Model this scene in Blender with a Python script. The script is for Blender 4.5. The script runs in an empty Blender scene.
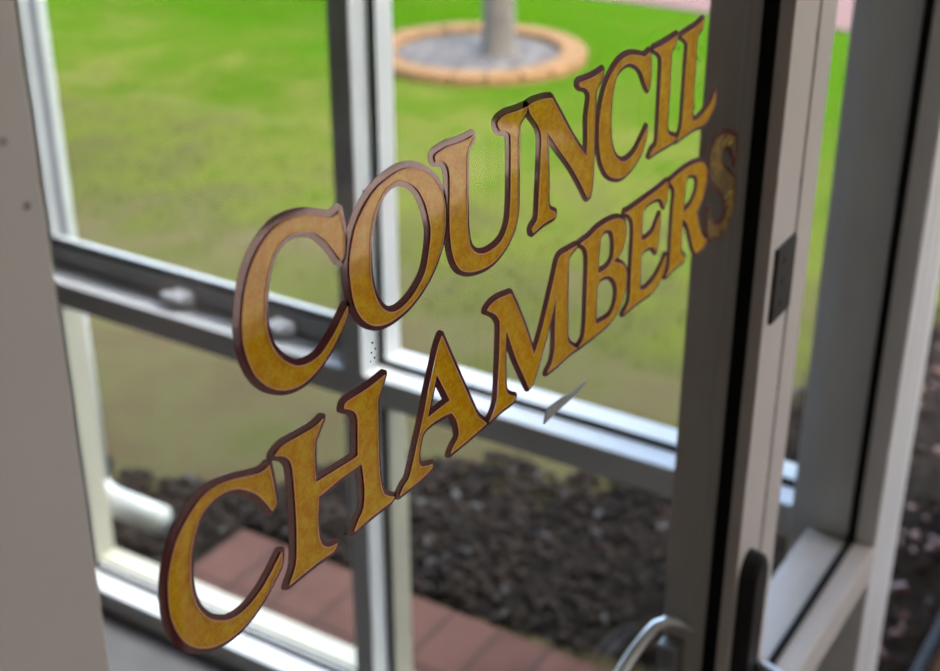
# gilded words on a glazed door, looking out over a garden
SKY_S, SUN_S, FILL_S, EXPO = 1.5, 6.8, 14.0, 0.42
GLYPHS = {
  'C1': [
    "166.0,224.6c 168.1,215.2 168.4,206.3 167.1,201.5 165.2,200.6c 161.7,205.7 157.0,211.7 150.5,218.1 143.3,222.4 135.1,224.9 127.9,225.0 121.6,222.8 117.1,218.1 113.3,210.5 110.8,201.6 110.2,191.9 111.7,182.6 115.4,174.5 121.4,167.4 129.5,161.6 138.0,159.4 147.0,160.1 156.5,165.4 163.9,171.6 168.4,175.7c 167.7,171.7 162.4,166.0 153.8,158.8 143.1,153.3 131.8,151.4 120.2,153.9 110.2,159.7 102.5,167.9 97.9,177.0 95.4,186.7 95.2,196.6 97.3,206.9 101.2,216.4 106.9,223.9 114.3,229.4 122.5,232.5 131.6,232.6 141.9,230.6 152.2,226.7 160.3,223.3c 163.5,223.7",
  ],
  'O': [
    "224.9,227.7 235.9,222.7 245.9,214.4 251.7,205.1 253.5,196.9 252.8,186.2 249.1,176.5 241.0,166.8 230.3,159.8 217.4,155.4 202.4,154.3 190.4,157.2 181.4,163.6 175.1,172.9 172.4,183.5 171.5,194.0 173.2,203.4 177.6,213.2 184.7,220.6 194.1,226.1 205.7,228.8 215.2,229.3",
    "213.8,224.5 224.6,219.2 231.8,212.1 237.1,202.2 240.2,190.5 238.7,180.2 234.5,169.2 225.2,161.7 214.9,157.9 205.0,158.3 196.7,163.6 191.2,171.8 188.2,181.9 187.7,193.9 188.8,205.1 192.3,213.9 197.2,220.2 204.4,224.3",
  ],
  'U': [
    "280.9,228.4c 280.9,226.6 277.0,224.0 274.9,218.9 274.3,204.4 274.5,191.0 275.1,178.7 277.5,168.7 282.4,163.1 289.3,159.5 297.7,158.0 307.7,158.9 314.0,162.3 318.3,168.9 319.8,179.5 320.0,195.0 319.4,215.9 316.5,220.7 308.0,223.9c 305.7,227.1 305.9,229.5 313.4,230.9 324.8,229.9 336.5,229.4c 335.1,226.8 330.8,224.1 328.0,219.6 327.8,208.2 328.1,186.3 328.0,172.1 325.2,163.3 318.0,156.1 307.8,151.6 296.4,150.1 282.4,152.1 271.5,156.1 264.9,161.7 260.5,170.1 258.5,179.9 257.9,192.0 258.3,206.4 257.9,215.2 255.3,220.6 250.3,223.7 245.7,224.8c 244.8,227.6 247.7,228.8 256.6,229.4 266.7,228.4 274.9,228.1",
  ],
  'N': [
    "337.7,229.6c 344.6,230.1 357.3,228.8 364.6,227.2c 376.4,214.1 394.1,194.5 410.7,179.0c 411.0,189.8 409.8,204.0 411.8,214.4 411.2,218.6 406.0,223.2 398.8,225.7c 397.3,228.1 405.7,227.7 417.0,227.4 428.0,228.2c 426.1,223.9 421.1,220.3 419.1,214.0 419.3,194.5 419.6,173.2 419.1,159.0 417.2,152.6c 414.0,152.4c 401.8,167.2 389.5,180.7 374.9,194.5 363.7,205.6 360.9,208.8c 361.0,197.1 362.9,177.2 363.1,167.2 365.1,160.8 372.5,156.2c 371.9,154.0 359.6,154.2 346.4,152.5c 345.3,155.4 350.8,158.8 352.1,165.8 353.4,193.0 353.6,207.1 349.9,215.2 341.1,224.1",
  ],
  'C2': [
    "493.4,225.1c 495.7,214.6 496.1,205.0 494.1,200.8c 488.7,206.7 483.2,214.1 474.9,220.5 465.5,224.6 456.7,225.3 448.4,222.7 443.4,216.3 441.0,206.5 440.7,194.7 442.5,182.2 446.3,173.0 452.3,166.5 460.8,161.6 469.9,160.6 480.3,163.3 488.9,169.3 495.4,174.6c 493.9,166.5 488.5,159.5 476.8,153.7 463.4,151.3 451.2,153.9 440.4,159.6 432.4,168.8 427.8,179.6 426.1,192.0 426.6,202.3 429.8,211.9 434.6,219.7 442.4,225.6 452.0,229.2 463.5,229.6 475.6,226.9 485.6,223.6c 489.8,224.3",
  ],
  'I': [
    "499.5,225.5c 509.6,225.4 522.3,226.0 535.3,226.8c 533.6,222.6 527.6,219.0 526.8,211.6 527.7,190.3 527.7,173.1 528.1,165.8 532.3,159.8 543.3,155.1c 540.1,153.3 519.9,153.9 502.9,153.6c 506.4,156.5 512.7,158.4 514.0,165.3 513.6,179.7 513.1,200.9 512.7,214.8 508.3,220.8",
  ],
  'L': [
    "542.3,224.7c 552.3,225.5 565.4,226.3 578.0,228.5c 577.5,224.4 570.8,221.5 568.9,215.2 568.8,200.4 569.1,181.6 571.0,159.1c 581.7,158.1 595.9,161.3 604.5,165.2 609.9,170.3c 610.4,162.2 604.4,156.0 594.0,151.5 575.3,153.0 559.3,152.8 545.8,152.0c 550.7,155.9 553.2,161.9 553.6,176.6 553.4,198.4 553.8,212.6 553.4,217.3 548.9,221.2",
  ],
  'C3': [
    "105.5,121.4c 106.7,114.0 107.8,105.0 108.0,99.8 105.5,97.4c 101.1,104.5 96.3,111.3 89.4,117.5 82.5,121.8 74.5,124.0 66.3,123.7 60.0,120.8 55.3,114.8 51.5,105.7 49.8,95.3 50.0,85.2 52.3,76.3 57.3,67.8 63.9,61.8 71.9,57.4 81.6,56.4 93.1,59.7 101.6,65.1 106.6,69.2 109.7,71.6c 108.6,65.3 103.4,60.4 94.8,54.1 84.1,49.3 72.9,47.8 61.4,49.9 51.6,55.2 43.6,63.3 38.9,72.4 36.3,82.5 36.2,92.4 37.4,101.4 40.8,110.5 46.1,118.5 53.6,124.4 61.9,128.5 71.0,129.1 81.0,126.9 91.1,123.3 99.0,120.8c 103.0,120.7",
  ],
  'H': [
    "110.1,124.6c 116.3,126.6 127.7,125.7 139.5,125.0 145.8,126.1c 141.6,121.4 138.5,116.4 137.4,104.9 137.8,95.0c 146.8,94.3 162.0,93.0 171.9,92.4c 172.6,104.6 172.9,113.4 170.1,119.1 162.8,124.2c 164.2,126.3 171.9,126.2 184.9,125.9 196.6,126.8c 193.0,120.8 190.0,115.9 189.3,101.8 188.9,83.6 189.8,68.1 193.0,58.3 201.6,51.9c 197.8,50.9 183.7,51.4 166.4,50.7c 170.1,55.2 174.5,59.4 176.3,67.8 175.9,79.3 174.7,86.7c 166.8,87.2 153.9,87.3 139.1,86.7c 137.4,74.7 137.6,65.5 139.6,58.2 145.0,53.5 151.4,51.8c 148.6,49.3 135.9,50.4 113.9,50.4c 117.7,55.4 120.1,61.2 121.7,76.5 122.1,93.9 121.8,106.2 120.9,114.8 116.9,120.5",
  ],
  'A': [
    "249.2,126.7c 257.9,110.5 268.7,90.8 280.0,70.2 285.8,60.5 295.3,51.0c 288.8,50.7 274.2,50.3 257.5,50.3c 260.1,53.0 265.1,56.6 265.7,61.5 263.0,69.7 258.4,76.2c 249.4,78.0 238.8,78.9 230.9,77.8 227.7,73.6 225.1,64.9 227.2,57.4 238.2,52.8c 236.8,50.8 224.9,49.7 207.5,50.1c 211.4,53.6 216.1,56.1 220.2,64.0 225.7,76.2 231.2,88.4 236.7,102.1 242.2,114.1 245.4,121.5",
    "243.8,106.9c 257.1,84.2c 233.9,83.9c",
  ],
  'M': [
    "295.7,123.4c 300.6,125.2 309.7,125.3 321.7,123.3c 330.3,109.7 340.7,91.5 350.7,71.0c 357.6,80.5 365.2,95.0 373.2,112.5 379.0,124.7 389.0,125.5 402.0,124.7c 393.8,122.2 390.7,117.0 391.0,99.3 392.3,74.3 394.3,62.6 401.5,55.6 407.2,52.0c 395.3,52.5 382.7,51.6 368.5,51.8c 373.8,55.5 376.3,61.1 377.2,67.3 376.9,83.8 377.1,101.8c 372.8,91.9 366.0,78.6 357.7,64.2 350.8,54.1 345.6,51.6c 337.3,65.1 328.4,80.2 319.6,97.9 316.5,103.8c 316.4,99.3 315.9,82.5 316.2,68.2 316.3,68.3 319.0,59.9 329.0,52.8c 325.5,51.1 313.0,51.6 298.9,50.7c 303.7,54.5 306.7,59.4 308.1,65.9 309.3,84.7 309.8,92.9 310.0,108.0 308.6,112.8 304.1,117.9",
  ],
  'B': [
    "407.2,124.4c 418.9,124.7 430.1,126.5 444.7,126.3 456.8,124.3 466.3,120.1 471.1,113.3 471.0,106.0 467.0,100.0 461.7,97.1 453.7,95.1c 465.9,89.6 473.2,83.5 476.1,77.0 475.2,68.2 471.3,60.4 463.1,54.4 451.9,51.6 438.3,51.1 409.8,51.7c 415.9,54.7 418.4,63.4 418.4,85.5 418.0,107.3 416.9,114.8 413.4,120.0",
    "439.7,122.5c 448.9,119.4 453.7,112.7 455.2,104.1 453.5,97.4 446.3,93.8 433.0,94.3c 432.2,99.2 432.5,109.3 433.7,118.9",
    "436.3,89.7c 443.8,88.9 452.2,85.6 460.0,78.5 463.1,69.8 460.3,60.1 451.5,55.9 432.6,58.3c 431.7,65.5 431.6,75.9 432.0,84.7",
  ],
  'E': [
    "469.4,123.9c 483.3,123.8 505.3,124.2 523.6,124.9 534.5,125.8c 536.8,120.8 535.5,113.3 532.1,108.6c 528.4,113.6 523.2,117.5 514.4,119.4 503.6,119.6 497.3,117.2 495.8,109.3 496.7,95.0c 506.5,93.7 516.3,95.2 521.3,100.1 525.4,104.4c 525.5,95.4 524.9,84.9 523.0,77.9c 518.9,82.3 511.8,85.5 503.1,86.6 498.0,85.1 497.4,81.5 497.5,70.6 498.8,57.6c 509.5,54.7 522.8,56.7 533.2,61.9 540.3,68.5c 539.8,59.8 531.2,51.7 517.1,48.6 496.8,49.6 475.0,49.3c 481.7,53.2 484.3,58.5 483.9,75.7 484.0,90.9 483.8,106.0 481.9,114.1 477.2,119.4 469.8,124.6c",
  ],
  'R': [
    "539.2,124.3c 551.5,125.4 569.8,125.9 585.8,124.3 597.7,120.4 604.5,113.6 605.8,103.5 602.5,94.8 596.1,88.4 591.2,85.2c 596.1,75.8 603.1,64.9 609.2,58.8 616.1,54.3c 610.7,50.7 596.4,50.4c 590.6,57.0 584.7,66.9 578.0,77.7 571.1,85.1 566.5,87.7c 566.1,83.1 566.3,71.9 567.4,61.7 576.3,54.0c 572.6,52.8 559.9,53.1 543.2,51.6c 547.6,54.8 548.8,61.4 548.3,78.1 548.2,98.5 548.9,111.7 547.5,116.8 543.2,121.1",
    "571.5,119.7c 584.1,115.9 589.6,108.5 587.7,100.8 579.9,94.4 566.5,91.9c 566.2,95.4 566.0,106.3 567.3,116.7",
  ],
  'S': [
    "660.6,123.3c 664.0,114.5 664.5,105.8 662.5,100.3c 659.4,106.6 652.9,114.8 643.7,120.3 634.3,120.8 631.7,115.3 633.8,109.8 642.1,103.4 653.3,96.9 661.9,89.9 665.4,82.3 666.7,70.1 664.8,60.3 659.1,53.3 647.4,49.0 633.1,50.2 620.8,53.0c 616.1,63.3 614.3,72.6 614.7,79.6c 619.4,70.9 627.8,63.0 639.1,58.8 648.2,59.1 651.7,66.1 648.2,76.0 640.0,85.2 627.8,93.9 617.9,101.2 612.2,109.9 609.9,120.3 612.7,127.6 620.7,132.5 633.6,132.5 644.5,129.5 654.1,125.5c",
  ],
}
import bpy, bmesh, math, random
import numpy as np
from mathutils import Vector, Matrix
from mathutils.geometry import delaunay_2d_cdt

scene = bpy.context.scene
COL = scene.collection
CZ = 1.68                    # eye height above the floor
rnd = random.Random(7)

# ------------------------------------------------------------------ materials
def new_mat(name):
    m = bpy.data.materials.new(name); m.use_nodes = True
    nt = m.node_tree; nt.nodes.clear()
    out = nt.nodes.new('ShaderNodeOutputMaterial')
    return m, nt, out

def N(nt, t, **kw):
    n = nt.nodes.new(t)
    for k, v in kw.items(): setattr(n, k, v)
    return n

def ramp(nt, fac, stops):
    r = N(nt, 'ShaderNodeValToRGB')
    while len(r.color_ramp.elements) < len(stops): r.color_ramp.elements.new(0.5)
    for e, (p, c) in zip(r.color_ramp.elements, stops):
        e.position = p; e.color = (*c, 1) if len(c) == 3 else c
    nt.links.new(fac, r.inputs['Fac'])
    return r.outputs['Color']

def noise(nt, scale, detail=3, rough=.55, coord=None):
    n = N(nt, 'ShaderNodeTexNoise'); n.inputs['Scale'].default_value = scale
    n.inputs['Detail'].default_value = detail; n.inputs['Roughness'].default_value = rough
    if coord is None:
        tc = N(nt, 'ShaderNodeTexCoord'); coord = tc.outputs['Object']
    nt.links.new(coord, n.inputs['Vector'])
    return n.outputs['Fac']

def bump(nt, h, strength, dist=.002):
    b = N(nt, 'ShaderNodeBump'); b.inputs['Strength'].default_value = strength
    b.inputs['Distance'].default_value = dist
    nt.links.new(h, b.inputs['Height']); return b.outputs['Normal']

def simple(name, c1, c2=None, scale=8, rough=.5, metal=0., bump_s=.0, bump_scale=120, spec=.5, coat=0.):
    m, nt, out = new_mat(name)
    p = N(nt, 'ShaderNodeBsdfPrincipled')
    f = noise(nt, scale, 4)
    nt.links.new(ramp(nt, f, [(.35, c1), (.65, c2 or tuple(x*.9 for x in c1))]), p.inputs['Base Color'])
    p.inputs['Roughness'].default_value = rough; p.inputs['Metallic'].default_value = metal
    p.inputs['Specular IOR Level'].default_value = spec; p.inputs['Coat Weight'].default_value = coat
    if bump_s: nt.links.new(bump(nt, noise(nt, bump_scale, 4), bump_s), p.inputs['Normal'])
    nt.links.new(p.outputs[0], out.inputs[0]); return m

M = {}
M['paint'] = simple('painted_frame', (.445,.392,.358), (.415,.366,.335), 6, .42, bump_s=.06, bump_scale=90)
M['paint_out'] = simple('porch_frame_paint', (.61,.595,.585), (.56,.545,.535), 7, .4, bump_s=.08, bump_scale=60)
M['grey_frame'] = simple('grey_frame_paint', (.11,.11,.12), (.09,.09,.10), 7, .4)
M['sash'] = simple('sash_paint', (.36,.35,.335), (.32,.31,.3), 7, .4)
M['catch'] = simple('pale_catch', (.85,.83,.83), (.8,.78,.78), 9, .35)
M['cream'] = simple('cream_bead_paint', (.36,.335,.255), (.33,.31,.24), 7, .45)
M['rubber'] = simple('black_rubber', (.004,.004,.004), (.007,.007,.007), 40, .8, spec=.15)
M['brush'] = simple('brush_pile', (.02,.016,.014), (.008,.007,.006), 300, .95, spec=.1, bump_s=.6, bump_scale=600)
M['black_metal'] = simple('black_metal', (.008,.008,.009), (.012,.011,.012), 60, .5, spec=.22)
M['chrome'] = simple('chrome', (.85,.87,.92), (.8,.82,.88), 30, .34, metal=1)
M['rust'] = simple('rust_spot', (.05,.018,.006), (.02,.008,.004), 200, .9)
M['steel'] = simple('dull_steel', (.32,.31,.31), (.26,.25,.25), 60, .45, metal=.7)
M['floor'] = simple('grey_concrete', (.09,.083,.083), (.07,.066,.065), 9, .75, bump_s=.1)
M['timber'] = simple('timber_floor', (.11,.06,.025), (.085,.046,.019), 5, .7)
M['plaster'] = simple('plaster', (.70,.62,.55), (.66,.58,.51), 3, .85)
M['dark_timber'] = simple('dark_timber_lining', (.10,.075,.06), (.075,.055,.045), 5, .7)
M['ceiling'] = simple('ceiling_white', (.72,.70,.67), (.69,.67,.64), 3, .9)
M['pvc'] = simple('white_pvc', (.33,.33,.305), (.3,.3,.275), 10, .4)
M['pink'] = simple('pink_laminate', (.97,.64,.50), (.95,.62,.48), 4, .6)
M['brick_edge'] = simple('terracotta_edging', (.105,.057,.023), (.085,.045,.019), 14, .85, bump_s=.4, bump_scale=40, spec=.1)
M['path'] = simple('pink_paving', (.075,.045,.043), (.066,.04,.038), 3, .9, spec=.05)
M['bark'] = simple('grey_bark', (.048,.039,.031), (.033,.026,.021), 16, .9, bump_s=.8, bump_scale=30)
M['mulch'] = simple('dark_mulch', (.014,.0115,.010), (.005,.0045,.004), 26, .95, bump_s=1., bump_scale=60, spec=0)
M['chip'] = simple('bark_chip', (.024,.0165,.0125), (.008,.0062,.0052), 9, .9, spec=.05)
M['pale_chip'] = simple('pale_chip', (.065,.058,.056), (.03,.027,.026), 9, .85, spec=.05)
M['gravel'] = simple('grey_mulch', (.072,.066,.064), (.03,.027,.027), 14, .95, bump_s=1., bump_scale=40, spec=.05)
M['leaf'] = simple('leaf_green', (.06,.17,.02), (.10,.22,.03), 12, .55)
M['red_leaf'] = simple('red_leaf', (.10,.035,.02), (.06,.02,.012), 12, .6)
M['tab'] = simple('grey_tape', (.24,.235,.22), (.2,.195,.185), 50, .6)
M['lamp_body'] = simple('lamp_body', (.8,.8,.78), (.78,.78,.76), 9, .5)

def glass():
    m, nt, out = new_mat('clear_glass')
    lw = N(nt, 'ShaderNodeLayerWeight'); lw.inputs['Blend'].default_value = .5
    p = N(nt, 'ShaderNodeMath', operation='POWER'); p.inputs[1].default_value = 5
    nt.links.new(lw.outputs['Facing'], p.inputs[0])
    a = N(nt, 'ShaderNodeMath', operation='MULTIPLY_ADD'); a.inputs[1].default_value = .10; a.inputs[2].default_value = .004
    nt.links.new(p.outputs[0], a.inputs[0])
    t = N(nt, 'ShaderNodeBsdfTransparent'); t.inputs['Color'].default_value = (.975,.985,.98,1)
    g = N(nt, 'ShaderNodeBsdfGlossy'); g.inputs['Roughness'].default_value = .0; g.inputs['Color'].default_value = (1,1,1,1)
    mx = N(nt, 'ShaderNodeMixShader')
    nt.links.new(a.outputs[0], mx.inputs[0]); nt.links.new(t.outputs[0], mx.inputs[1]); nt.links.new(g.outputs[0], mx.inputs[2])
    nt.links.new(mx.outputs[0], out.inputs[0]); return m
M['glass'] = glass()

def gilt(name, base_a, base_b, trans_a, trans_b, tw, rough, metal, coat, patchy=0):
    """leaf and size on glass: part of the daylight glows through, the rest is a soft metallic sheen"""
    m, nt, out = new_mat(name)
    f1 = noise(nt, 150, 4, .6); f2 = noise(nt, 620, 3, .6)
    mix = N(nt, 'ShaderNodeMath', operation='MULTIPLY_ADD'); mix.inputs[1].default_value = .45
    nt.links.new(f2, mix.inputs[0])
    s = N(nt, 'ShaderNodeMath', operation='MULTIPLY'); s.inputs[1].default_value = .55
    nt.links.new(f1, s.inputs[0]); nt.links.new(s.outputs[0], mix.inputs[2])
    p = N(nt, 'ShaderNodeBsdfPrincipled')
    nt.links.new(ramp(nt, mix.outputs[0], [(.42, base_a), (.60, base_b)]), p.inputs['Base Color'])
    p.inputs['Specular IOR Level'].default_value = .1; p.inputs['Metallic'].default_value = metal; p.inputs['Roughness'].default_value = rough
    p.inputs['Coat Weight'].default_value = coat; p.inputs['Coat Roughness'].default_value = .03; p.inputs['Coat IOR'].default_value = 2.9
    nt.links.new(bump(nt, mix.outputs[0], 1.0, .0011), p.inputs['Normal'])
    tr = N(nt, 'ShaderNodeBsdfTranslucent')
    nt.links.new(ramp(nt, mix.outputs[0], [(.41, trans_a), (.59, trans_b)]), tr.inputs['Color'])
    mx = N(nt, 'ShaderNodeMixShader'); mx.inputs[0].default_value = tw
    nt.links.new(p.outputs[0], mx.inputs[1]); nt.links.new(tr.outputs[0], mx.inputs[2])
    if patchy:
        tp = N(nt, 'ShaderNodeBsdfTransparent'); m2 = N(nt, 'ShaderNodeMixShader')
        nt.links.new(ramp(nt, noise(nt, 38, 2), [(.38, (.15,.15,.15)), (.6, (patchy+.25,)*3)]), m2.inputs[0])
        nt.links.new(mx.outputs[0], m2.inputs[1]); nt.links.new(tp.outputs[0], m2.inputs[2]); mx = m2
    nt.links.new(mx.outputs[0], out.inputs[0]); return m
M['gold'] = gilt('gold_leaf', (.72,.37,.015), (1.0,.68,.06), (.90,.48,.006), (1.0,.77,.06), .82, .2, 1.0, 1.0)
M['worn'] = gilt('worn_gold_leaf', (.16,.10,.03), (.42,.25,.05), (.20,.14,.03), (.5,.30,.04), .35, .3, .6, .3, .55)  # darker leaf with see-through patches, used for the letter S
M['edge_line'] = gilt('orange_edge_line', (1.0,.58,.28), (1.0,.62,.32), (1.0,.55,.2), (1.0,.6,.25), .55, .4, 0, .2)
M['maroon'] = gilt('maroon_paint', (.055,.003,.010), (.09,.006,.015), (.13,.003,.016), (.22,.006,.024), .4, .5, 0, .5)

def lawn_mat():
    m, nt, out = new_mat('lawn_turf')
    tc = N(nt, 'ShaderNodeTexCoord'); pos = tc.outputs['Object']
    sx = N(nt, 'ShaderNodeSeparateXYZ'); nt.links.new(pos, sx.inputs[0])
    mr = N(nt, 'ShaderNodeMapRange'); mr.inputs[1].default_value = 2.0; mr.inputs[2].default_value = 6.2
    nt.links.new(sx.outputs['X'], mr.inputs[0])
    big = noise(nt, 2.6, 4, .6, pos); fine = noise(nt, 34, 4, .7, pos)
    # worn, dry turf close to the building, lusher further out
    a = N(nt, 'ShaderNodeMath', operation='MULTIPLY_ADD'); a.inputs[1].default_value = 1.05; a.inputs[2].default_value = -.52
    nt.links.new(big, a.inputs[0])
    b = N(nt, 'ShaderNodeMath', operation='ADD'); nt.links.new(mr.outputs[0], b.inputs[0]); nt.links.new(a.outputs[0], b.inputs[1])
    c = N(nt, 'ShaderNodeMath', operation='MULTIPLY_ADD'); c.inputs[1].default_value = .22; c.inputs[2].default_value = -.11
    nt.links.new(fine, c.inputs[0])
    d = N(nt, 'ShaderNodeMath', operation='ADD'); nt.links.new(b.outputs[0], d.inputs[0]); nt.links.new(c.outputs[0], d.inputs[1])
    col = ramp(nt, d.outputs[0], [(.0, (.056,.043,.022)), (.14, (.061,.053,.024)), (.30, (.048,.049,.015)), (.48, (.055,.063,.012)), (.68, (.034,.055,.0055)), (1.0, (.022,.055,.002))])
    p = N(nt, 'ShaderNodeBsdfPrincipled'); p.inputs['Roughness'].default_value = .95; p.inputs['Specular IOR Level'].default_value = 0
    nt.links.new(col, p.inputs['Base Color'])
    nt.links.new(bump(nt, noise(nt, 90, 3, .7, pos), .7, .02), p.inputs['Normal'])
    nt.links.new(p.outputs[0], out.inputs[0]); return m
M['lawn'] = lawn_mat()

def brick_mat():
    m, nt, out = new_mat('brick_paving')
    tc = N(nt, 'ShaderNodeTexCoord')
    b = N(nt, 'ShaderNodeTexBrick'); b.offset = 0
    b.inputs['Color1'].default_value = (.078,.036,.027,1); b.inputs['Color2'].default_value = (.064,.029,.022,1)
    b.inputs['Mortar'].default_value = (.028,.018,.015,1); b.inputs['Scale'].default_value = 1
    b.inputs['Mortar Size'].default_value = .0035; b.inputs['Brick Width'].default_value = .40; b.inputs['Row Height'].default_value = .108
    b.inputs['Mortar Smooth'].default_value = .2
    mp = N(nt, 'ShaderNodeMapping'); mp.inputs['Location'].default_value = (.32, 0, 0)
    nt.links.new(tc.outputs['Object'], mp.inputs[0]); nt.links.new(mp.outputs[0], b.inputs['Vector'])
    mx = N(nt, 'ShaderNodeMix', data_type='RGBA', blend_type='MULTIPLY'); mx.inputs[0].default_value = .6
    nt.links.new(b.outputs['Color'], mx.inputs[6])
    nt.links.new(ramp(nt, noise(nt, 14, 4), [(.3, (.72,.7,.68)), (.7, (1.15,1.1,1.08))]), mx.inputs[7])
    p = N(nt, 'ShaderNodeBsdfPrincipled'); p.inputs['Roughness'].default_value = .85; p.inputs['Specular IOR Level'].default_value = .1
    nt.links.new(mx.outputs[2], p.inputs['Base Color'])
    inv = N(nt, 'ShaderNodeMath', operation='SUBTRACT'); inv.inputs[0].default_value = 1
    nt.links.new(b.outputs['Fac'], inv.inputs[1])
    nt.links.new(bump(nt, inv.outputs[0], .6, .004), p.inputs['Normal'])
    nt.links.new(p.outputs[0], out.inputs[0]); return m
M['brick'] = brick_mat()

def emit(name, c, s):
    m, nt, out = new_mat(name)
    e = N(nt, 'ShaderNodeEmission'); e.inputs[0].default_value = (*c, 1); e.inputs[1].default_value = s
    nt.links.new(e.outputs[0], out.inputs[0]); return m
M['lamp'] = emit('lamp_diffuser', (1,.93,.84), 3.0)  # glowing face of the added ceiling panel

# ------------------------------------------------------------------ mesh helpers
def link(name, bm, mat, parent=None, smooth=False, loc=None):
    me = bpy.data.meshes.new(name); bmesh.ops.recalc_face_normals(bm, faces=bm.faces)
    bm.to_mesh(me); bm.free()
    if smooth:
        for p in me.polygons: p.use_smooth = True
    me.materials.append(M[mat] if isinstance(mat, str) else mat)
    o = bpy.data.objects.new(name, me); COL.objects.link(o)
    if parent is not None:
        o.parent = parent; o.matrix_parent_inverse = Matrix.Translation(parent.location).inverted()
    return o

def addbox(bm, x0, x1, y0, y1, z0, z1, bev=.0015):
    b = bmesh.new()
    bmesh.ops.create_cube(b, size=1)
    for v in b.verts:
        v.co = Vector(((x0+x1)/2 + v.co.x*(x1-x0), (y0+y1)/2 + v.co.y*(y1-y0), (z0+z1)/2 + v.co.z*(z1-z0)))
    if bev: bmesh.ops.bevel(b, geom=b.edges[:], offset=min(bev, .3*min(x1-x0, y1-y0, z1-z0)), segments=2, affect='EDGES', profile=.5)
    t = bpy.data.meshes.new('t'); b.to_mesh(t); b.free(); bm.from_mesh(t); bpy.data.meshes.remove(t)
    return bm

def box(name, x0, x1, y0, y1, z0, z1, mat, parent=None, bev=.0015):
    return link(name, addbox(bmesh.new(), x0, x1, y0, y1, z0, z1, bev), mat, parent)

def prism_z(name, pts, z0, z1, mat, parent=None, bev=0):
    """an outline in x,y carried up in z"""
    bm = bmesh.new()
    lo = [bm.verts.new((x, y, z0)) for x, y in pts]; hi = [bm.verts.new((x, y, z1)) for x, y in pts]
    n = len(pts)
    bm.faces.new(lo[::-1]); bm.faces.new(hi)
    for i in range(n): bm.faces.new((lo[i], lo[(i+1) % n], hi[(i+1) % n], hi[i]))
    if bev: bmesh.ops.bevel(bm, geom=bm.edges[:], offset=bev, segments=2, affect='EDGES', profile=.5)
    return link(name, bm, mat, parent)

def tube(name, path, rad, mat, parent=None, seg=16, cap=True):
    """round bar along a path; rad a number or one per point"""
    bm = bmesh.new(); rings = []
    P = [Vector(p) for p in path]
    for i, p in enumerate(P):
        t = (P[min(i+1, len(P)-1)] - P[max(i-1, 0)]).normalized()
        up = Vector((0, 0, 1)) if abs(t.z) < .9 else Vector((1, 0, 0))
        a = t.cross(up).normalized(); b = t.cross(a).normalized()
        r = rad[i] if isinstance(rad, (list, tuple)) else rad
        rings.append([bm.verts.new(p + a*r*math.cos(2*math.pi*k/seg) + b*r*math.sin(2*math.pi*k/seg)) for k in range(seg)])
    for r0, r1 in zip(rings, rings[1:]):
        for k in range(seg): bm.faces.new((r0[k], r0[(k+1) % seg], r1[(k+1) % seg], r1[k]))
    if cap: bm.faces.new(rings[0][::-1]); bm.faces.new(rings[-1])
    return link(name, bm, mat, parent, smooth=True)

def arc(p0, p1, p2, n=8):
    p0, p1, p2 = Vector(p0), Vector(p1), Vector(p2)
    return [(p0*(1-t)**2 + p1*2*t*(1-t) + p2*t*t) for t in [i/n for i in range(n+1)]]

def empty(name, loc):
    o = bpy.data.objects.new(name, None); COL.objects.link(o); o.location = loc; o.empty_display_size = .05
    return o

def thing(o, label, cat, group=None):
    o['label'] = label; o['category'] = cat
    if group: o['group'] = group
    return o

def setting(o, label=None):
    o['kind'] = 'structure'
    if label: o['label'] = label
    return o

# ------------------------------------------------------------------ camera
F_PX = 1380.0
pitch = math.atan(679/1380.0); az = math.radians(31.9)
cam_d = bpy.data.cameras.new('camera'); cam = bpy.data.objects.new('camera', cam_d); COL.objects.link(cam)
cam_d.sensor_width = 36; cam_d.lens = F_PX/940*36
cam.location = (0, 0, CZ)
fw = Vector((math.cos(az)*math.cos(pitch), math.sin(az)*math.cos(pitch), -math.sin(pitch)))
cam.rotation_euler = fw.to_track_quat('-Z', 'Y').to_euler()
cam_d.clip_start = .02; cam_d.clip_end = 200
cam_d.dof.use_dof = True; cam_d.dof.focus_distance = .72; cam_d.dof.aperture_fstop = 7.5
scene.camera = cam

# ------------------------------------------------------------------ gilded lettering on the door glass
def spline(txt, steps=6):
    pts = []
    for t in txt.split():
        c = t.endswith('c'); a, b = t.rstrip('c').split(','); pts.append((float(a), float(b), c))
    n = len(pts); out = []
    for i in range(n):
        p1, p2 = pts[i], pts[(i+1) % n]
        p0 = p1 if p1[2] else pts[i-1]; p3 = p2 if p2[2] else pts[(i+2) % n]
        for k in range(steps):
            t = k/steps; q = []
            for a in (0, 1):
                # centripetal-ish cardinal spline
                m1 = (p2[a]-p0[a])*.5; m2 = (p3[a]-p1[a])*.5
                q.append((2*t**3-3*t**2+1)*p1[a] + (t**3-2*t**2+t)*m1 + (-2*t**3+3*t**2)*p2[a] + (t**3-t**2)*m2)
            out.append(q)
    return np.array(out)

def inside(loops, P):
    w = np.zeros(len(P), bool)
    for L in loops:
        A, B = L, np.roll(L, -1, 0)
        for a, b in zip(A, B):
            if a[1] == b[1]: continue
            c = ((a[1] > P[:, 1]) != (b[1] > P[:, 1]))
            w ^= c & (P[:, 0] < (b[0]-a[0])*(P[:, 1]-a[1])/(b[1]-a[1]) + a[0])
    return w

def dist(loops, P):
    d = np.full(len(P), 1e9)
    for L in loops:
        A, B = L, np.roll(L, -1, 0)
        for a, b in zip(A, B):
            ab = b-a; l2 = max((ab**2).sum(), 1e-12)
            t = np.clip(((P-a)@ab)/l2, 0, 1)
            d = np.minimum(d, np.hypot(*(P-(a+t[:, None]*ab)).T))
    return d

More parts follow.
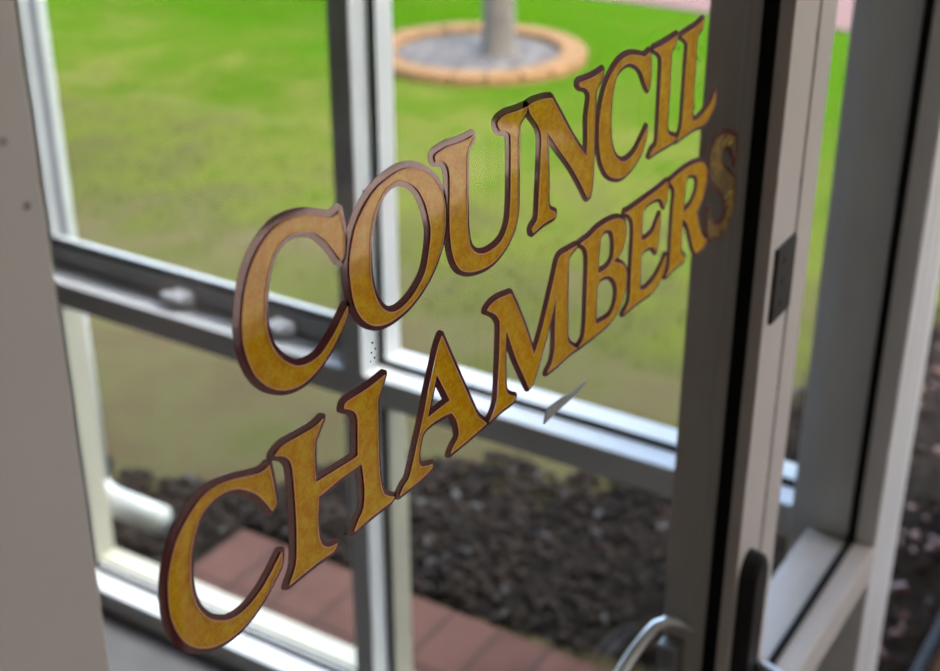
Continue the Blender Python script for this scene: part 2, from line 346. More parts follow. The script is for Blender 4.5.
def fill(loops, keep, y, thick):
    """triangulate the area enclosed by loops where keep() holds, as a thin slab facing the room"""
    vs, es = [], []
    for L in loops:
        k0 = len(vs); n = len(L)
        vs += [Vector((p[0], p[1])) for p in L]; es += [(k0+i, k0+(i+1) % n) for i in range(n)]
    ov, oe, of, *_ = delaunay_2d_cdt(vs, es, [], 0, 1e-5)
    cen = np.array([[sum(ov[i][0] for i in f)/3, sum(ov[i][1] for i in f)/3] for f in of])
    ok = keep(cen)
    bm = bmesh.new(); V = {}
    def vert(i):
        if i not in V: V[i] = bm.verts.new((.30+ov[i][0]/1000, y, -.45+CZ+ov[i][1]/1000))
        return V[i]
    for f, k in zip(of, ok):
        if k:
            try: bm.faces.new([vert(i) for i in f])
            except ValueError: pass
    r = bmesh.ops.extrude_face_region(bm, geom=bm.faces[:])
    bmesh.ops.translate(bm, vec=(0, -thick, 0), verts=[g for g in r['geom'] if isinstance(g, bmesh.types.BMVert)])
    return bm

OUT_W = 2.85; SH = (-2.6, 1.5)         # maroon border and its up-left block shade, in mm

def contour(name, D, xs, zs, y, mat, parent):
    """flat shape where the sampled field D is negative"""
    bm = bmesh.new(); cache = {}
    def put(px, pz): return bm.verts.new((.30+px/1000, y, -.45+CZ+pz/1000))
    def gv(j, i):
        k = (j, i)
        if k not in cache: cache[k] = put(xs[i], zs[j])
        return cache[k]
    def ev(j0, i0, j1, i1):
        k = (min((j0, i0), (j1, i1)), max((j0, i0), (j1, i1)))
        if k not in cache:
            (a, b), (c, d) = k; t = min(max(D[a, b]/(D[a, b]-D[c, d]), .02), .98)
            cache[k] = put(xs[b]+(xs[d]-xs[b])*t, zs[a]+(zs[c]-zs[a])*t)
        return cache[k]
    neg = D < 0
    for j in range(len(zs)-1):
        for i in range(len(xs)-1):
            if not neg[j:j+2, i:i+2].any(): continue
            c = [(j, i), (j, i+1), (j+1, i+1), (j+1, i)]
            s = [neg[q] for q in c]
            if all(s): bm.faces.new([gv(*q) for q in c]); continue
            poly = []
            for k in range(4):
                a, b = c[k], c[(k+1) % 4]
                if s[k]: poly.append(gv(*a))
                if s[k] != s[(k+1) % 4]: poly.append(ev(*a, *b))
            if len(poly) > 2:
                try: bm.faces.new(poly)
                except ValueError: pass
    bmesh.ops.dissolve_limit(bm, angle_limit=.02, verts=bm.verts[:], edges=bm.edges[:])
    r = bmesh.ops.extrude_face_region(bm, geom=bm.faces[:])
    bmesh.ops.translate(bm, vec=(0, -.0002, 0), verts=[q for q in r['geom'] if isinstance(q, bmesh.types.BMVert)])
    b = link(name, bm, mat, parent); b.matrix_parent_inverse = Matrix.Identity(4)
    return b

def letter(glyph, word, label):
    loops = [spline(t) for t in GLYPHS[glyph]]
    g = link('gilt_letter', fill(loops, lambda P: inside(loops, P), .3597, .0002), 'worn' if glyph == 'S' else 'gold', word)
    g['label'] = label
    allp = np.vstack(loops); lo = allp.min(0)-7; hi = allp.max(0)+6
    h = .45
    xs = np.arange(lo[0], hi[0], h); zs = np.arange(lo[1], hi[1], h)
    X, Z = np.meshgrid(xs, zs); P = np.c_[X.ravel(), Z.ravel()]
    d0 = dist(loops, P); D = np.where(inside(loops, P), -d0, d0)
    for k in (1, 2, 3):
        S = [L + np.array(SH)*k/3 for L in loops]
        d = dist(S, P); D = np.minimum(D, np.where(inside(S, P), -d, d))
    d_in = np.where(inside(loops, P), d0, -d0)       # leave the gold itself open to the daylight behind
    b = contour('letter_border', np.maximum(D-OUT_W, d_in-.35).reshape(X.shape), xs, zs, .3602, 'maroon', g)
    b['label'] = 'dark maroon outline'
    if glyph != 'S':
        e = contour('letter_edge_line', (d0-.34).reshape(X.shape), xs, zs, .3595, 'edge_line', g)
        e['label'] = 'thin orange line round the gold'
    return g

w1 = thing(empty('gilded_word', (.40, .36, CZ-.30)), 'upper word COUNCIL in gold leaf with maroon outline on the door glass', 'lettering', 'gilded words on the door glass')
for gname, lb in zip(('C1','O','U','N','C2','I','L'), ('first gold letter C, largest', 'gold letter O', 'gold letter U', 'gold letter N', 'second gold letter C', 'gold letter I', 'gold letter L with tail over the dark stile')):
    letter(gname, w1, lb)
w2 = thing(empty('gilded_word', (.35, .36, CZ-.41)), 'lower word CHAMBERS in gold leaf with maroon outline on the door glass', 'lettering', 'gilded words on the door glass')
for gname, lb in zip(('C3','H','A','M','B','E','R','S'), ('gold letter C nearest the camera', 'gold letter H', 'gold letter A', 'gold letter M', 'gold letter B', 'gold letter E', 'gold letter R', 'worn gold letter S against the dark stile')):
    letter(gname, w2, lb)

# ------------------------------------------------------------------ the glazed door
YI, YO = .336, .404
door = setting(empty('door_1', (.63, .37, 0)), 'glazed door with painted frame and gilded words')
# near stile with a hand-filled, slightly wavy edge
pts = []
bm = bmesh.new()
zs_ = [0.02 + i*(2.08/160) for i in range(161)]
rr = random.Random(3)
prev = None
for z in zs_:
    e = .283 + .0007*math.sin(z*9) + rr.uniform(-.00035, .00035)
    ring = [bm.verts.new((x, y, z)) for x, y in ((.2265, YI), (e-.003, YI), (e, YI+.003), (.2825, YO), (.2265, YO))]
    if prev:
        for k in range(5): bm.faces.new((prev[k], prev[(k+1) % 5], ring[(k+1) % 5], ring[k]))
    else: bm.faces.new(ring)
    prev = ring
bm.faces.new(prev)
near = link('stile', bm, 'paint', door); near['label'] = 'hinge stile close to the camera'
def disc(name, c, r, mat, parent, t=.0012, axis='y', n=18, jag=.0):
    bm = bmesh.new(); q = random.Random(int(c[0]*1e5+c[2]*1e4))
    rad = [r*(1+q.uniform(-jag, jag)) for _ in range(n)]
    a = [bm.verts.new((c[0]+rad[k]*math.cos(2*math.pi*k/n), c[1], c[2]+rad[k]*math.sin(2*math.pi*k/n))) for k in range(n)]
    b = [bm.verts.new((c[0]+.8*rad[k]*math.cos(2*math.pi*k/n), c[1]-t, c[2]+.8*rad[k]*math.sin(2*math.pi*k/n))) for k in range(n)]
    bm.faces.new(a); bm.faces.new(b)
    for k in range(n): bm.faces.new((a[k], a[(k+1) % n], b[(k+1) % n], b[k]))
    return link(name, bm, mat, parent)
for (x, z) in ((.2690, -.1335), (.2742, -.1562)):
    d_ = disc('nail_hole', (x, YI, CZ+z), .0011, 'rust', near, .0003, jag=.25); d_['label'] = 'rusty nail hole'
disc('nail_hole', (.2815, YI, CZ-.2985), .0007, 'rust', near, .0003, jag=.4)['label'] = 'rust fleck at the edge'
far = box('stile', .996, 1.053, YI, YO, .02, 2.1, 'paint', door, .001); far['label'] = 'lock stile at the far side'
box('glazing_bead', .9948, .9965, .3735, YO-.001, .2, 2.0, 'paint', door, .0004)
box('door_rail', .283, .996, YI, YO, .02, .20, 'paint', door)
box('door_rail', .283, .996, YI, YO, 2.0, 2.1, 'paint', door)
box('glass_pane', .284, .9955, .3605, .3665, .195, 2.005, 'glass', door, 0)
box('glazing_gasket', .9935, .9968, .3478, .3604, .2, 2.0, 'rubber', door, .0006)
box('glazing_gasket', .9955, .9968, .3668, .3735, .2, 2.0, 'paint', door, .0003)
# paint flecks on the inner face of the lock stile, dirt specks on the glass
q = random.Random(9)
for (y, z) in ((0.3781,-0.2635), (0.3750,-0.2573), (0.3751,-0.2782), (0.3777,-0.3178)):
    bm = bmesh.new(); n_ = 11; r_ = q.uniform(.0016, .0030)
    a = [bm.verts.new((.9961, y+r_*q.uniform(.7, 1.2)*math.cos(2*math.pi*k/n_), CZ+z+1.5*r_*q.uniform(.7, 1.2)*math.sin(2*math.pi*k/n_))) for k in range(n_)]
    b = [bm.verts.new((.9954, v.co.y, v.co.z)) for v in a]
    bm.faces.new(a); bm.faces.new(b)
    for k in range(n_): bm.faces.new((a[k], a[(k+1) % n_], b[(k+1) % n_], b[k]))
    link('paint_fleck', bm, 'pvc', far)
pane_ = [c for c in door.children if c.name.startswith('glass_pane')][0]
for (x, z) in ((0.8402,-0.2328), (0.8797,-0.2409), (0.8739,-0.2468), (0.8779,-0.2498), (0.8793,-0.2670), (0.8742,-0.2814), (0.8321,-0.2321), (0.8686,-0.2743), (0.4896,-0.2957), (0.4884,-0.3017), (0.4908,-0.3060), (0.4873,-0.3067), (0.4897,-0.3105), (0.4863,-0.3112), (0.4855,-0.2219), (0.4556,-0.3865), (0.4518,-0.3944), (0.4591,-0.3969)):
    disc('dirt_speck', (x, .3605, CZ+z), (q.uniform(.0006, .0012) if x > .8 else q.uniform(.0002, .0006)), 'rubber', pane_, .0004, jag=.4)
# black keep plate with three screws on the lock stile
pl = box('keep_plate', 1.008, 1.0525, YI-.003, YI+.001, CZ-.4985, CZ-.4315, 'black_metal', door, .0012); pl['label'] = 'black metal plate'
for k in range(3):
    disc('screw', (1.026, YI-.003, CZ-.446-.019*k), .0036, 'black_metal', pl, .0006)
# tall black lock case with rounded top
bm = bmesh.new()
prof = [(1.003, CZ-1.02), (1.0385, CZ-1.02), (1.0385, CZ-.752)] + [(1.02075+.01775*math.cos(a), CZ-.752+.020*math.sin(a)) for a in [math.pi*k/10 for k in range(1, 10)]] + [(1.003, CZ-.752)]
A = [bm.verts.new((x, YI, z)) for x, z in prof]; B = [bm.verts.new((1.02075+(x-1.02075)*.86, YI-.016, CZ-.88+(z-CZ+.88)*.985)) for x, z in prof]
bm.faces.new(A); bm.faces.new(B)
for k in range(len(prof)): bm.faces.new((A[k], A[(k+1) % len(A)], B[(k+1) % len(A)], B[k]))
bmesh.ops.bevel(bm, geom=[e for e in bm.edges if all(v.co.y < YI-.01 for v in e.verts)], offset=.0025, segments=2, affect='EDGES')
lock = link('lock_case', bm, 'black_metal', door); lock['label'] = 'tall black lock case'
for z in (-.775, -.80, -.835):
    box('lock_snib', 1.0365, 1.0425, YI-.013, YI-.002, CZ+z-.009, CZ+z+.009, 'black_metal', lock, .001)
lp = arc((1.034, YI-.015, CZ-.868), (1.034, YI-.060, CZ-.868), (.985, YI-.060, CZ-.870), 8) + [Vector((.93, YI-.058, CZ-.872))]
inl = tube('lever_handle', lp, .0075, 'chrome', door); inl['label'] = 'inner chrome lever'
# outer lever
pp = [(.9955,.374,-.822), (.990,.3775,-.816), (.983,.3835,-.809), (.975,.390,-.804), (.965,.398,-.807), (.955,.403,-.815), (.940,.408,-.826), (.920,.411,-.837), (.900,.414,-.847), (.87,.417,-.862)]
ol = tube('pull_handle', [Vector((a, b, CZ+c)) for a, b, c in pp], [.0030,.0036,.0044,.0050,.0054,.0056,.0058,.0058,.0058,.0058], 'chrome', door); ol['label'] = 'curved chrome pull handle seen through the glass'
box('handle_plate', .975, .9958, .379, .3990, CZ-.90, CZ-.835, 'steel', door, .002)

# frayed tape tab stuck on the glass
bm = bmesh.new()
q = [(0.6660,-0.4340), (0.6687,-0.4237), (0.6859,-0.4253), (0.7037,-0.4284), (0.7232,-0.4281), (0.7178,-0.4312), (0.7067,-0.4328), (0.6958,-0.4328), (0.6823,-0.4331)]
A = [bm.verts.new((x, .3602, CZ+z)) for x, z in q]; B = [bm.verts.new((x, .3594, CZ+z)) for x, z in q]
bm.faces.new(A); bm.faces.new(B)
for k in range(len(q)): bm.faces.new((A[k], A[(k+1) % len(q)], B[(k+1) % len(q)], B[k]))
thing(link('tape_tab', bm, 'tab'), 'small torn sliver of grey tape on the door glass right of the letter M', 'tape')

# ------------------------------------------------------------------ jamb, sidelight, corner mullion, right light
setting(box('trim_1', 1.0580, 1.0985, YI, YO, 0, 2.12, 'paint', None, .0015), 'painted jamb between door and sidelight')
bm = bmesh.new(); rr = random.Random(5); prev = None
for k in range(300):
    z = .02 + k*.007; y = YI + .001 + rr.uniform(0, .0022); w = rr.uniform(-.0006, .0006)
    ring = [bm.verts.new(c) for c in ((1.0532, y, z), (1.0578, y+w, z), (1.0578, YO-.002, z), (1.0532, YO-.002, z))]
    if prev:
        for i in range(4): bm.faces.new((prev[i], prev[(i+1) % 4], ring[(i+1) % 4], ring[i]))
    else: bm.faces.new(ring)
    prev = ring
bm.faces.new(prev)
setting(link('trim_2', bm, 'brush'), 'dark brush seal in the gap beside the door')
setting(box('trim_3', .176, .2235, YI, YO, 0, 2.12, 'paint'), 'hinge side door jamb')

MF = .319
RZ = CZ-.977
def side_light(num, x0, x1, rail_z, label, rail=True):
    w = setting(empty('window_%d' % num, ((x0+x1)/2, .36, 0)), label)
    if rail: box('middle_rail', x0, x1, MF, YO, rail_z-.05, rail_z, 'paint', w, .002)
    else: rail_z = .022
    if rail: box('sill_rail', x0, x1, MF, YO, .0, .10, 'paint', w, .002)
    else: box('sill_rail', x0, x1, .343, .368, .0, .02, 'black_metal', w, .002)
    box('head_rail', x0, x1, MF, YO, 2.05, 2.12, 'paint', w, .002)
    box('upper_pane', x0-.003, x1+.003, .3525, .3585, rail_z-.004, 2.055, 'glass', w, 0)
    if rail: box('lower_pane', x0-.003, x1+.003, .3525, .3585, .095, rail_z-.046, 'glass', w, 0)
    g = bmesh.new()
    for ya, yb in ((.3438, .3524),):
        addbox(g, x0, x1, ya, yb, rail_z-.001, rail_z+.004, .0006)
        addbox(g, x1-.007, x1+.001, ya, yb, rail_z+.0042, 2.05, .0006)
        addbox(g, x0-.001, x0+.004, ya, yb, rail_z+.0042, 2.05, .0006)
    link('glazing_gasket', g, 'rubber', w)
    return w
side_light(1, 1.0985, 1.450, RZ, 'sidelight beside the door')
# corner mullion with ridged front
prof = [(1.450, YO), (1.450, MF+.002), (1.452, MF), (1.480, MF), (1.481, MF+.003), (1.484, MF+.003), (1.485, MF), (1.515, MF), (1.516, MF+.003), (1.519, MF+.003), (1.520, MF), (1.568, MF), (1.570, MF+.002), (1.570, YO)]
setting(prism_z('trim_4', prof, 0, 2.12, 'paint_out'), 'corner mullion where the porch glazing meets the door wall')
side_light(2, 1.570, 2.55, RZ, 'right hand window beyond the corner mullion', False)
setting(box('trim_5', 2.55, 2.64, MF, YO, 0, 2.12, 'paint'), 'end post of the right hand window')

# ------------------------------------------------------------------ porch glazing (plane x = 1.533)
XF, XB, XG = 1.482, 1.585, 1.533
YM0, YM1 = 1.115, 1.152       # mullion
YJ = 1.845
PR = CZ-.976                  # ledge of the middle rail
SZ = CZ-1.632                 # ledge of the sill
setting(box('trim_6', XF, XB, YM0, YM1, 0, 2.35, 'paint_out'), 'porch mullion')
setting(box('trim_7', XF, XB, YO, .437, 0, 2.35, 'paint_out'), 'porch post beside the corner mullion')
setting(box('trim_8', XF, XB, YJ, YJ+.05, 0, 2.35, 'grey_frame'), 'porch post at the left')

def porch_bay(num, y0, y1, sash, label):
    w = setting(empty('window_%d' % num, (XG, (y0+y1)/2, 0)), label)
    box('middle_rail', XF, XB, y0, y1, PR-.046, PR, 'paint_out', w, .002)
    box('sill_rail', XF, XB-.035, y0, y1, .0, SZ, 'paint_out', w, .002)
    box('sill_bead', XB-.035, XB+.012, y0, y1, .0, SZ+.006, 'cream', w, .002)
    box('head_rail', XF, XB, y0, y1, 2.27, 2.35, 'paint_out', w, .002)
    zl = PR+.05 if sash else PR
    box('upper_pane', XG-.003, XG+.003, y0-.003, y1+.003, zl-.004, 2.275, 'glass', w, 0)
    box('lower_pane', XG-.003, XG+.003, y0-.003, y1+.003, SZ-.004, PR-.042, 'glass', w, 0)
    g = bmesh.new()
    for xa, xb in ((XG-.0085, XG-.0032), (XG+.0032, XG+.0055)):
        addbox(g, xa, xb, y0, y1, zl-.001, zl+.004, .0006); addbox(g, xa, xb, y0, y1, SZ-.001, SZ+.004, .0006)
        for (za, zb) in ((zl+.0042, 2.27), (SZ+.0042, PR-.0465)):
            addbox(g, xa, xb, y1-.004, y1+.001, za, zb, .0006); addbox(g, xa, xb, y0-.001, y0+.004, za, zb, .0006)
    link('glazing_gasket', g, 'rubber', w)
    # outer beads of the lower light
    bd = bmesh.new(); addbox(bd, XG+.012, XB+.010, y1-.002, y1+.003, SZ+.007, PR-.048, .001)
    link('lower_bead', bd, 'cream', w)
    return w
wr = porch_bay(3, .437, YM0, False, 'right bay of the porch glazing')
wl = porch_bay(4, YM1, YJ, True, 'left bay of the porch glazing with an opening sash')
# awning sash in the left bay
s = bmesh.new()
SX0, SX1 = XF+.054, XB-.020
addbox(s, SX0, SX1, YM1+.002, YJ-.002, PR+.002, PR+.046, .003)
addbox(s, SX0+.004, SX1, YJ-.008, YJ-.002, PR+.046, 2.265, .002)
addbox(s, SX0+.004, SX1, YM1+.002, YM1+.008, PR+.046, 2.265, .002)
addbox(s, SX0, SX1, YM1+.002, YJ-.002, 2.225, 2.265, .003)
sash = link('awning_sash', s, 'sash', wl)
for (y, n) in ((1.512, 'sash_catch'), (1.30, 'sash_catch')):
    c_ = bmesh.new()
    addbox(c_, SX0-.020, SX0, y-.020, y+.020, PR+.004, PR+.028, .005)
    addbox(c_, SX0-.032, SX0-.016, y-.010, y+.036, PR+.010, PR+.024, .004)
    link(n, c_, 'catch', wl)

# ------------------------------------------------------------------ building shell
setting(box('floor', -1.6, 2.75, -3.2, .36, -.10, 0, 'timber', None, 0), 'floor of the room')
setting(box('floor_porch', -1.0, XB+.01, .36, 2.3, -.10, 0, 'floor', None, 0), 'grey porch floor')
setting(box('wall_door_left', -1.6, .176, YI-.02, YO+.02, 0, 2.7, 'plaster', None, 0))
setting(box('wall_door_head', .176, 2.75, YI-.02, YO+.02, 2.12, 2.7, 'plaster', None, 0))
setting(box('wall_door_right', 2.64, 2.75, YI-.02, YO+.02, 0, 2.12, 'plaster', None, 0))
setting(box('wall_left', -1.7, -1.6, -3.2, YO+.02, 0, 2.7, 'plaster', None, 0))
setting(box('wall_back', -1.7, 2.85, -3.3, -3.2, 0, 2.7, 'plaster', None, 0))
setting(box('ceiling', -1.7, 2.85, -3.3, YO+.02, 2.7, 2.8, 'ceiling', None, 0))
setting(box('ceiling_porch', -1.0, XB+.25, YO+.02, 2.5, 2.35, 2.45, 'dark_timber', None, 0))
setting(box('wall_porch_end', -1.0, XB, 2.3, 2.4, 0, 2.35, 'dark_timber', None, 0))
setting(box('wall_porch_left', -1.1, -1.0, YO+.02, 2.4, 0, 2.35, 'dark_timber', None, 0))
setting(box('wall_porch', XF, XB, YJ+.05, 2.3, 0, 2.35, 'plaster', None, 0))
# right wall of the room; its window is added to light frames and letters
rw = bmesh.new()
WY0, WY1, WZ0, WZ1 = -3.0, -.75, .50, 2.60
addbox(rw, 2.75, 2.85, -3.2, WY0, 0, 2.7, 0); addbox(rw, 2.75, 2.85, WY1, YO+.02, 0, 2.7, 0)
addbox(rw, 2.75, 2.85, WY0, WY1, 0, WZ0, 0); addbox(rw, 2.75, 2.85, WY0, WY1, WZ1, 2.7, 0)
setting(link('wall_right', rw, 'plaster'))
wn = setting(empty('window_5', (2.80, -1.5, 1.4)), 'large window in the right wall of the room')
f_ = bmesh.new()
for (ya, yb, za, zb) in ((WY0, WY1, WZ0, WZ0+.05), (WY0, WY1, WZ1-.05, WZ1), (WY0, WY0+.05, WZ0+.05, WZ1-.05), (WY1-.05, WY1, WZ0+.05, WZ1-.05), (-1.52, -1.48, WZ0+.05, WZ1-.05), (-2.27, -2.23, WZ0+.05, WZ1-.05)):
    addbox(f_, 2.77, 2.83, ya, yb, za, zb, .003)
link('frame', f_, 'paint', wn)
box('pane', 2.797, 2.803, WY0+.05, WY1-.05, WZ0+.05, WZ1-.05, 'glass', wn, 0)

# narrow table in the room, seen mirrored in the gilding
tb = thing(empty('console_table', (1.85, -.73, 0)), 'narrow pale pink table in the room facing the door', 'table')
box('table_top', 1.25, 2.55, -.83, -.60, .715, .75, 'pink', tb, .004)
for x in (1.29, 2.51):
    for y in (-.795, -.635): box('leg', x-.02, x+.02, y-.02, y+.02, 0, .715, 'pink', tb, .003)
box('apron', 1.31, 2.49, -.79, -.775, .65, .715, 'pink', tb, .002)

# unseen ceiling panel, added as fill for the inner side of the frames
fill_panel = thing(empty('ceiling_lamp', (1.9, -1.0, 2.70)), 'square flush lamp on the room ceiling in front of the door', 'ceiling lamp')
box('lamp_frame', 1.6, 2.2, -1.3, -.7, 2.655, 2.70, 'lamp_body', fill_panel, .006)
box('lamp_diffuser', 1.63, 2.17, -1.27, -.73, 2.650, 2.656, 'lamp', fill_panel, .002)

# ------------------------------------------------------------------ garden
GZ = -.02
def blob(cx, cy, r, n, jag, seed):
    q = random.Random(seed); ph = [q.uniform(0, 6.28) for _ in range(5)]
    return [(cx + (r+jag*sum(math.sin((k+2)*t+ph[k])/(k+1.5) for k in range(5)))*math.cos(t), cy + (r+jag*sum(math.sin((k+2)*t+ph[k])/(k+1.5) for k in range(5)))*math.sin(t)) for t in [2*math.pi*i/n for i in range(n)]]

bm = bmesh.new()
nx, ny = 90, 90
gx = [XB+.012 + (i/nx)**1.6*14 for i in range(nx+1)]; gy = [-8 + 26*j/ny for j in range(ny+1)]
vv = [[bm.verts.new((x, y, GZ-.004 + (.006*math.sin(x*3.1+y*1.7)*math.sin(y*2.3) if x > 2.6 else 0))) for y in gy] for x in gx]
for i in range(nx):
    for j in range(ny): bm.faces.new((vv[i][j], vv[i+1][j], vv[i+1][j+1], vv[i][j+1]))
lawn = setting(link('lawn', bm, 'lawn', None, True), 'grass lawn')
# grass tufts
def blades(name, n, region, hmin, hmax, mat, seed):
    q = random.Random(seed); bm = bmesh.new()
    k = 0
    while k < n:
        x, y = region(q)
        if x is None: continue
        k += 1
        h = q.uniform(hmin, hmax); a = q.uniform(0, 6.28); w = q.uniform(.002, .0045)
        dx, dy = math.cos(a)*w, math.sin(a)*w; lx, ly = q.uniform(-.6, .6)*h, q.uniform(-.6, .6)*h
        v = [bm.verts.new(c) for c in ((x-dx, y-dy, GZ-.006), (x+dx, y+dy, GZ-.006), (x+dx*.6+lx*.5, y+dy*.6+ly*.5, GZ+h*.6), (x-dx*.6+lx*.5, y-dy*.6+ly*.5, GZ+h*.6), (x+lx, y+ly, GZ+h))]
        bm.faces.new((v[0], v[1], v[2], v[3])); bm.faces.new((v[3], v[2], v[4]))
    o = link(name, bm, mat); o['kind'] = 'stuff'
    return o
TREE = (5.56, 3.30)
RING = (5.50, 3.38)
def bed_edge(y):
    """x at which the mulch gives way to grass"""
    return -.07 + max(1.93, 1.85 + max(0, 2.02-y)*.78 + max(0, 1.0-y)*4.0) + .06*math.sin(y*9) + .04*math.sin(y*23+1)
def lawn_region(q):
    x = 1.9 + 6*q.random()**1.4; y = .2 + (x*1.15)*q.random()
    if x < 3.0 or x < bed_edge(y)+q.uniform(-.1, .15) or x > 6.85 or math.hypot(x-RING[0], y-RING[1]) < .56: return None, None
    return x, y
g_ = blades('grass', 5000, lawn_region, .003, .010, 'lawn', 11)
g_['label'] = 'short grass blades over the lawn'; g_['category'] = 'grass'

# brick strip along the porch
setting(box('brick_path', XB+.013, 1.853, .30, 1.735, GZ-.05, GZ+.012, 'brick', None, .003), 'strip of red brick paving beside the porch')
setting(box('paved_path', 6.89, 8.6, -6, 14, GZ-.05, GZ+.010, 'path', None, .004), 'pink paved path at the far side of the lawn')

# mulch bed
bm = bmesh.new()
rows = []
q = random.Random(4)
for j in range(110):
    y = -1.5 + 3.75*j/109
    x0 = 1.855 if y < 1.735 else XB+.02
    x1 = bed_edge(y); row = []
    for i in range(26):
        x = x0 + (x1-x0)*i/25
        edge = min(i, 25-i)/6.0
        row.append(bm.verts.new((x, y, GZ-.007 + min(1, edge)*(.014 + .012*q.random()))))
    rows.append(row)
for a, b in zip(rows, rows[1:]):
    for i in range(25): bm.faces.new((a[i], a[i+1], b[i+1], b[i]))
setting(link('mulch_bed', bm, 'mulch', None, True), 'dark mulched garden bed beside the brick strip')

def chips(name, n, region, smin, smax, mat, seed, z=GZ, mat2=None, share=0):
    q = random.Random(seed); bm = bmesh.new(); k = 0
    while k < n:
        x, y = region(q)
        if x is None: continue
        k += 1
        s = q.uniform(smin, smax)
        m = Matrix.Translation((x, y, z+.012+q.uniform(0, .012))) @ Matrix.Rotation(q.uniform(0, 6.28), 4, 'Z') @ Matrix.Rotation(q.uniform(-.6, .6), 4, 'X') @ Matrix.Diagonal((s, s*q.uniform(.35, .7), s*q.uniform(.15, .35), 1))
        v = [bm.verts.new(m @ Vector(c)) for c in ((-.5,-.4,-.5), (.45,-.5,-.5), (.5,.4,-.5), (-.4,.5,-.5), (-.35,-.3,.5), (.3,-.35,.5), (.38,.3,.5), (-.3,.32,.5))]
        for f in ((3,2,1,0), (4,5,6,7), (0,1,5,4), (1,2,6,5), (2,3,7,6), (3,0,4,7)): bm.faces.new([v[i] for i in f]).material_index = int(k % 1000 < share)
    o = link(name, bm, mat)
    if mat2: o.data.materials.append(M[mat2]); o['kind'] = 'stuff'
    return o
def bed_region(q):
    y = q.uniform(-.6, 2.1); x = 1.87 + (bed_edge(y)+.12-1.87)*q.random()
    if y > 1.74: x = q.uniform(XB+.03, bed_edge(y)+.1)
    return x, y
c_ = chips('bark_mulch', 5200, bed_region, .010, .038, 'chip', 21, GZ, 'pale_chip', 45); c_['label'] = 'dark bark chips covering the garden bed'; c_['category'] = 'mulch'
def right_region(q):
    x = q.uniform(1.75, 4.6); y = .42 + (x-1.7)*q.uniform(.0, .30); return x, y
c_ = chips('fallen_leaves', 130, right_region, .02, .05, 'red_leaf', 23); c_['label'] = 'fallen reddish leaves on the dark bed at the far right'; c_['category'] = 'leaves'

# tree in its brick ring
tree = thing(empty('tree', (*TREE, GZ)), 'grey tree trunk standing in the round brick edged bed on the lawn', 'tree')
path = [Vector((TREE[0]+.01*math.sin(z*2), TREE[1]+.008*math.sin(z*3), GZ-.02+z)) for z in [0, .03, .08, .15, .3, .6, 1.0, 1.5, 2.0, 2.5]]
tube('trunk', path, [.105, .092, .082, .077, .074, .071, .068, .064, .058, .05], 'bark', tree, 20)
for k in range(4):
    a = k*1.6+.4; b0 = Vector((TREE[0], TREE[1], GZ+2.3-.1*k))
    tube('branch', [b0, b0+Vector((math.cos(a)*.25, math.sin(a)*.25, .35)), b0+Vector((math.cos(a)*.55, math.sin(a)*.55, .85))], [.03, .022, .008], 'bark', tree, 10)
cr = bmesh.new(); q = random.Random(31)
for k in range(2600):
    a, e, r_ = q.uniform(0, 6.28), q.uniform(-.6, 1.5), q.random()**.4
    c = Vector((TREE[0]+math.cos(a)*math.cos(e)*1.0*r_, TREE[1]+math.sin(a)*math.cos(e)*1.0*r_, GZ+3.1+math.sin(e)*.8*r_))
    m = Matrix.Translation(c) @ Matrix.Rotation(q.uniform(0, 6.28), 4, 'Z') @ Matrix.Rotation(q.uniform(-1, 1), 4, 'X') @ Matrix.Diagonal((.09, .04, 1, 1))
    v = [cr.verts.new(m @ Vector(p)) for p in ((-1, 0, 0), (0, -1, .01), (1, 0, 0), (0, 1, .01))]
    cr.faces.new(v)
link('foliage', cr, 'leaf', tree)
# ring of edging bricks, laid as one curved kerb with joints
ring = thing(empty('tree_ring', (*RING, GZ)), 'round kerb of orange bricks around the tree on the lawn', 'garden edging')
nb = 20
for k in range(nb):
    bm = bmesh.new(); a0, a1 = 2*math.pi*k/nb+.012, 2*math.pi*(k+1)/nb-.012
    secs = []
    for i in range(5):
        t = a0+(a1-a0)*i/4
        secs.append([bm.verts.new((RING[0]+r*math.cos(t), RING[1]+r*math.sin(t), GZ+z)) for r, z in ((.395, -.03), (.395, .035), (.405, .042), (.505, .042), (.515, .035), (.515, -.03))])
    for A, B in zip(secs, secs[1:]):
        for i in range(6): bm.faces.new((A[i], A[(i+1) % 6], B[(i+1) % 6], B[i]))
    bm.faces.new(secs[0]); bm.faces.new(secs[-1][::-1])
    link('edging_brick', bm, 'brick_edge', ring)
setting(prism_z('bed_soil', blob(*RING, .394, 40, .0, 1), GZ-.02, GZ+.012, 'gravel'), 'grey mulch inside the round tree bed')
def ring_region(q):
    a = q.uniform(0, 6.28); r = .38*math.sqrt(q.random()); x, y = RING[0]+r*math.cos(a), RING[1]+r*math.sin(a)
    if math.hypot(x-TREE[0], y-TREE[1]) < .11: return None, None
    return x, y

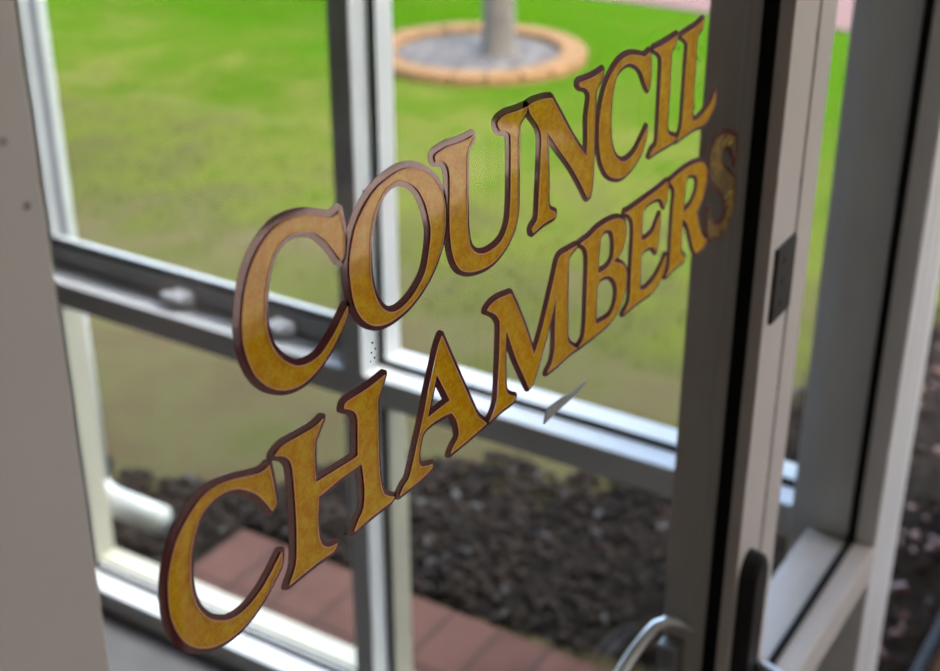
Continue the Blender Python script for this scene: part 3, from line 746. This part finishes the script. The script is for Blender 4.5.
# white downpipe with a kicked-out shoe
dp = thing(empty('downpipe', (1.70, 1.98, 0)), 'white plastic downpipe with elbow shoe outside the left porch window', 'downpipe')
tube('pipe', [Vector((1.68, 1.99, z)) for z in (.10, .5, 1.0, 1.6, 2.4)], .040, 'pvc', dp, 24)
sp = arc((1.68, 1.99, .16), (1.68, 1.985, .085), (1.685, 1.91, .085), 8) + [Vector((1.69, 1.80, .080))]
tube('pipe_shoe', sp, .030, 'pvc', dp, 24)

# ------------------------------------------------------------------ light
w = bpy.data.worlds.new('sky'); scene.world = w; w.use_nodes = True
nt = w.node_tree; nt.nodes.clear()
o = nt.nodes.new('ShaderNodeOutputWorld'); bg = nt.nodes.new('ShaderNodeBackground')
sky = nt.nodes.new('ShaderNodeTexSky'); sky.sky_type = 'NISHITA'; sky.sun_disc = False
sky.sun_elevation = math.radians(48); sky.sun_rotation = math.radians(200); sky.dust_density = 3; sky.air_density = 1.0
hs = nt.nodes.new('ShaderNodeHueSaturation'); hs.inputs['Saturation'].default_value = .85
nt.links.new(sky.outputs[0], hs.inputs['Color']); nt.links.new(hs.outputs[0], bg.inputs[0])
bg.inputs[1].default_value = SKY_S
nt.links.new(bg.outputs[0], o.inputs[0])
sd = bpy.data.lights.new('sun', 'SUN'); so = bpy.data.objects.new('sun', sd); COL.objects.link(so)
sd.energy = SUN_S; sd.angle = math.radians(22); sd.color = (1, .97, .92)
so.rotation_euler = Vector((-.70, .33, -1.0)).to_track_quat('-Z', 'Y').to_euler()
ld = bpy.data.lights.new('lamp_light', 'AREA'); lo = bpy.data.objects.new('lamp_light', ld); COL.objects.link(lo)
ld.shape = 'SQUARE'; ld.size = .54; ld.energy = FILL_S; ld.color = (1, .93, .85); lo.location = (1.9, -1.0, 2.645)  # extra fill just under the added panel, lifts the interior frames

scene.view_settings.view_transform = 'Standard'
scene.view_settings.look = 'None'
scene.view_settings.gamma = 1
scene.view_settings.use_curve_mapping = False
scene.view_settings.exposure = EXPO
scene.cycles.transparent_max_bounces = 24
scene.cycles.max_bounces = 10
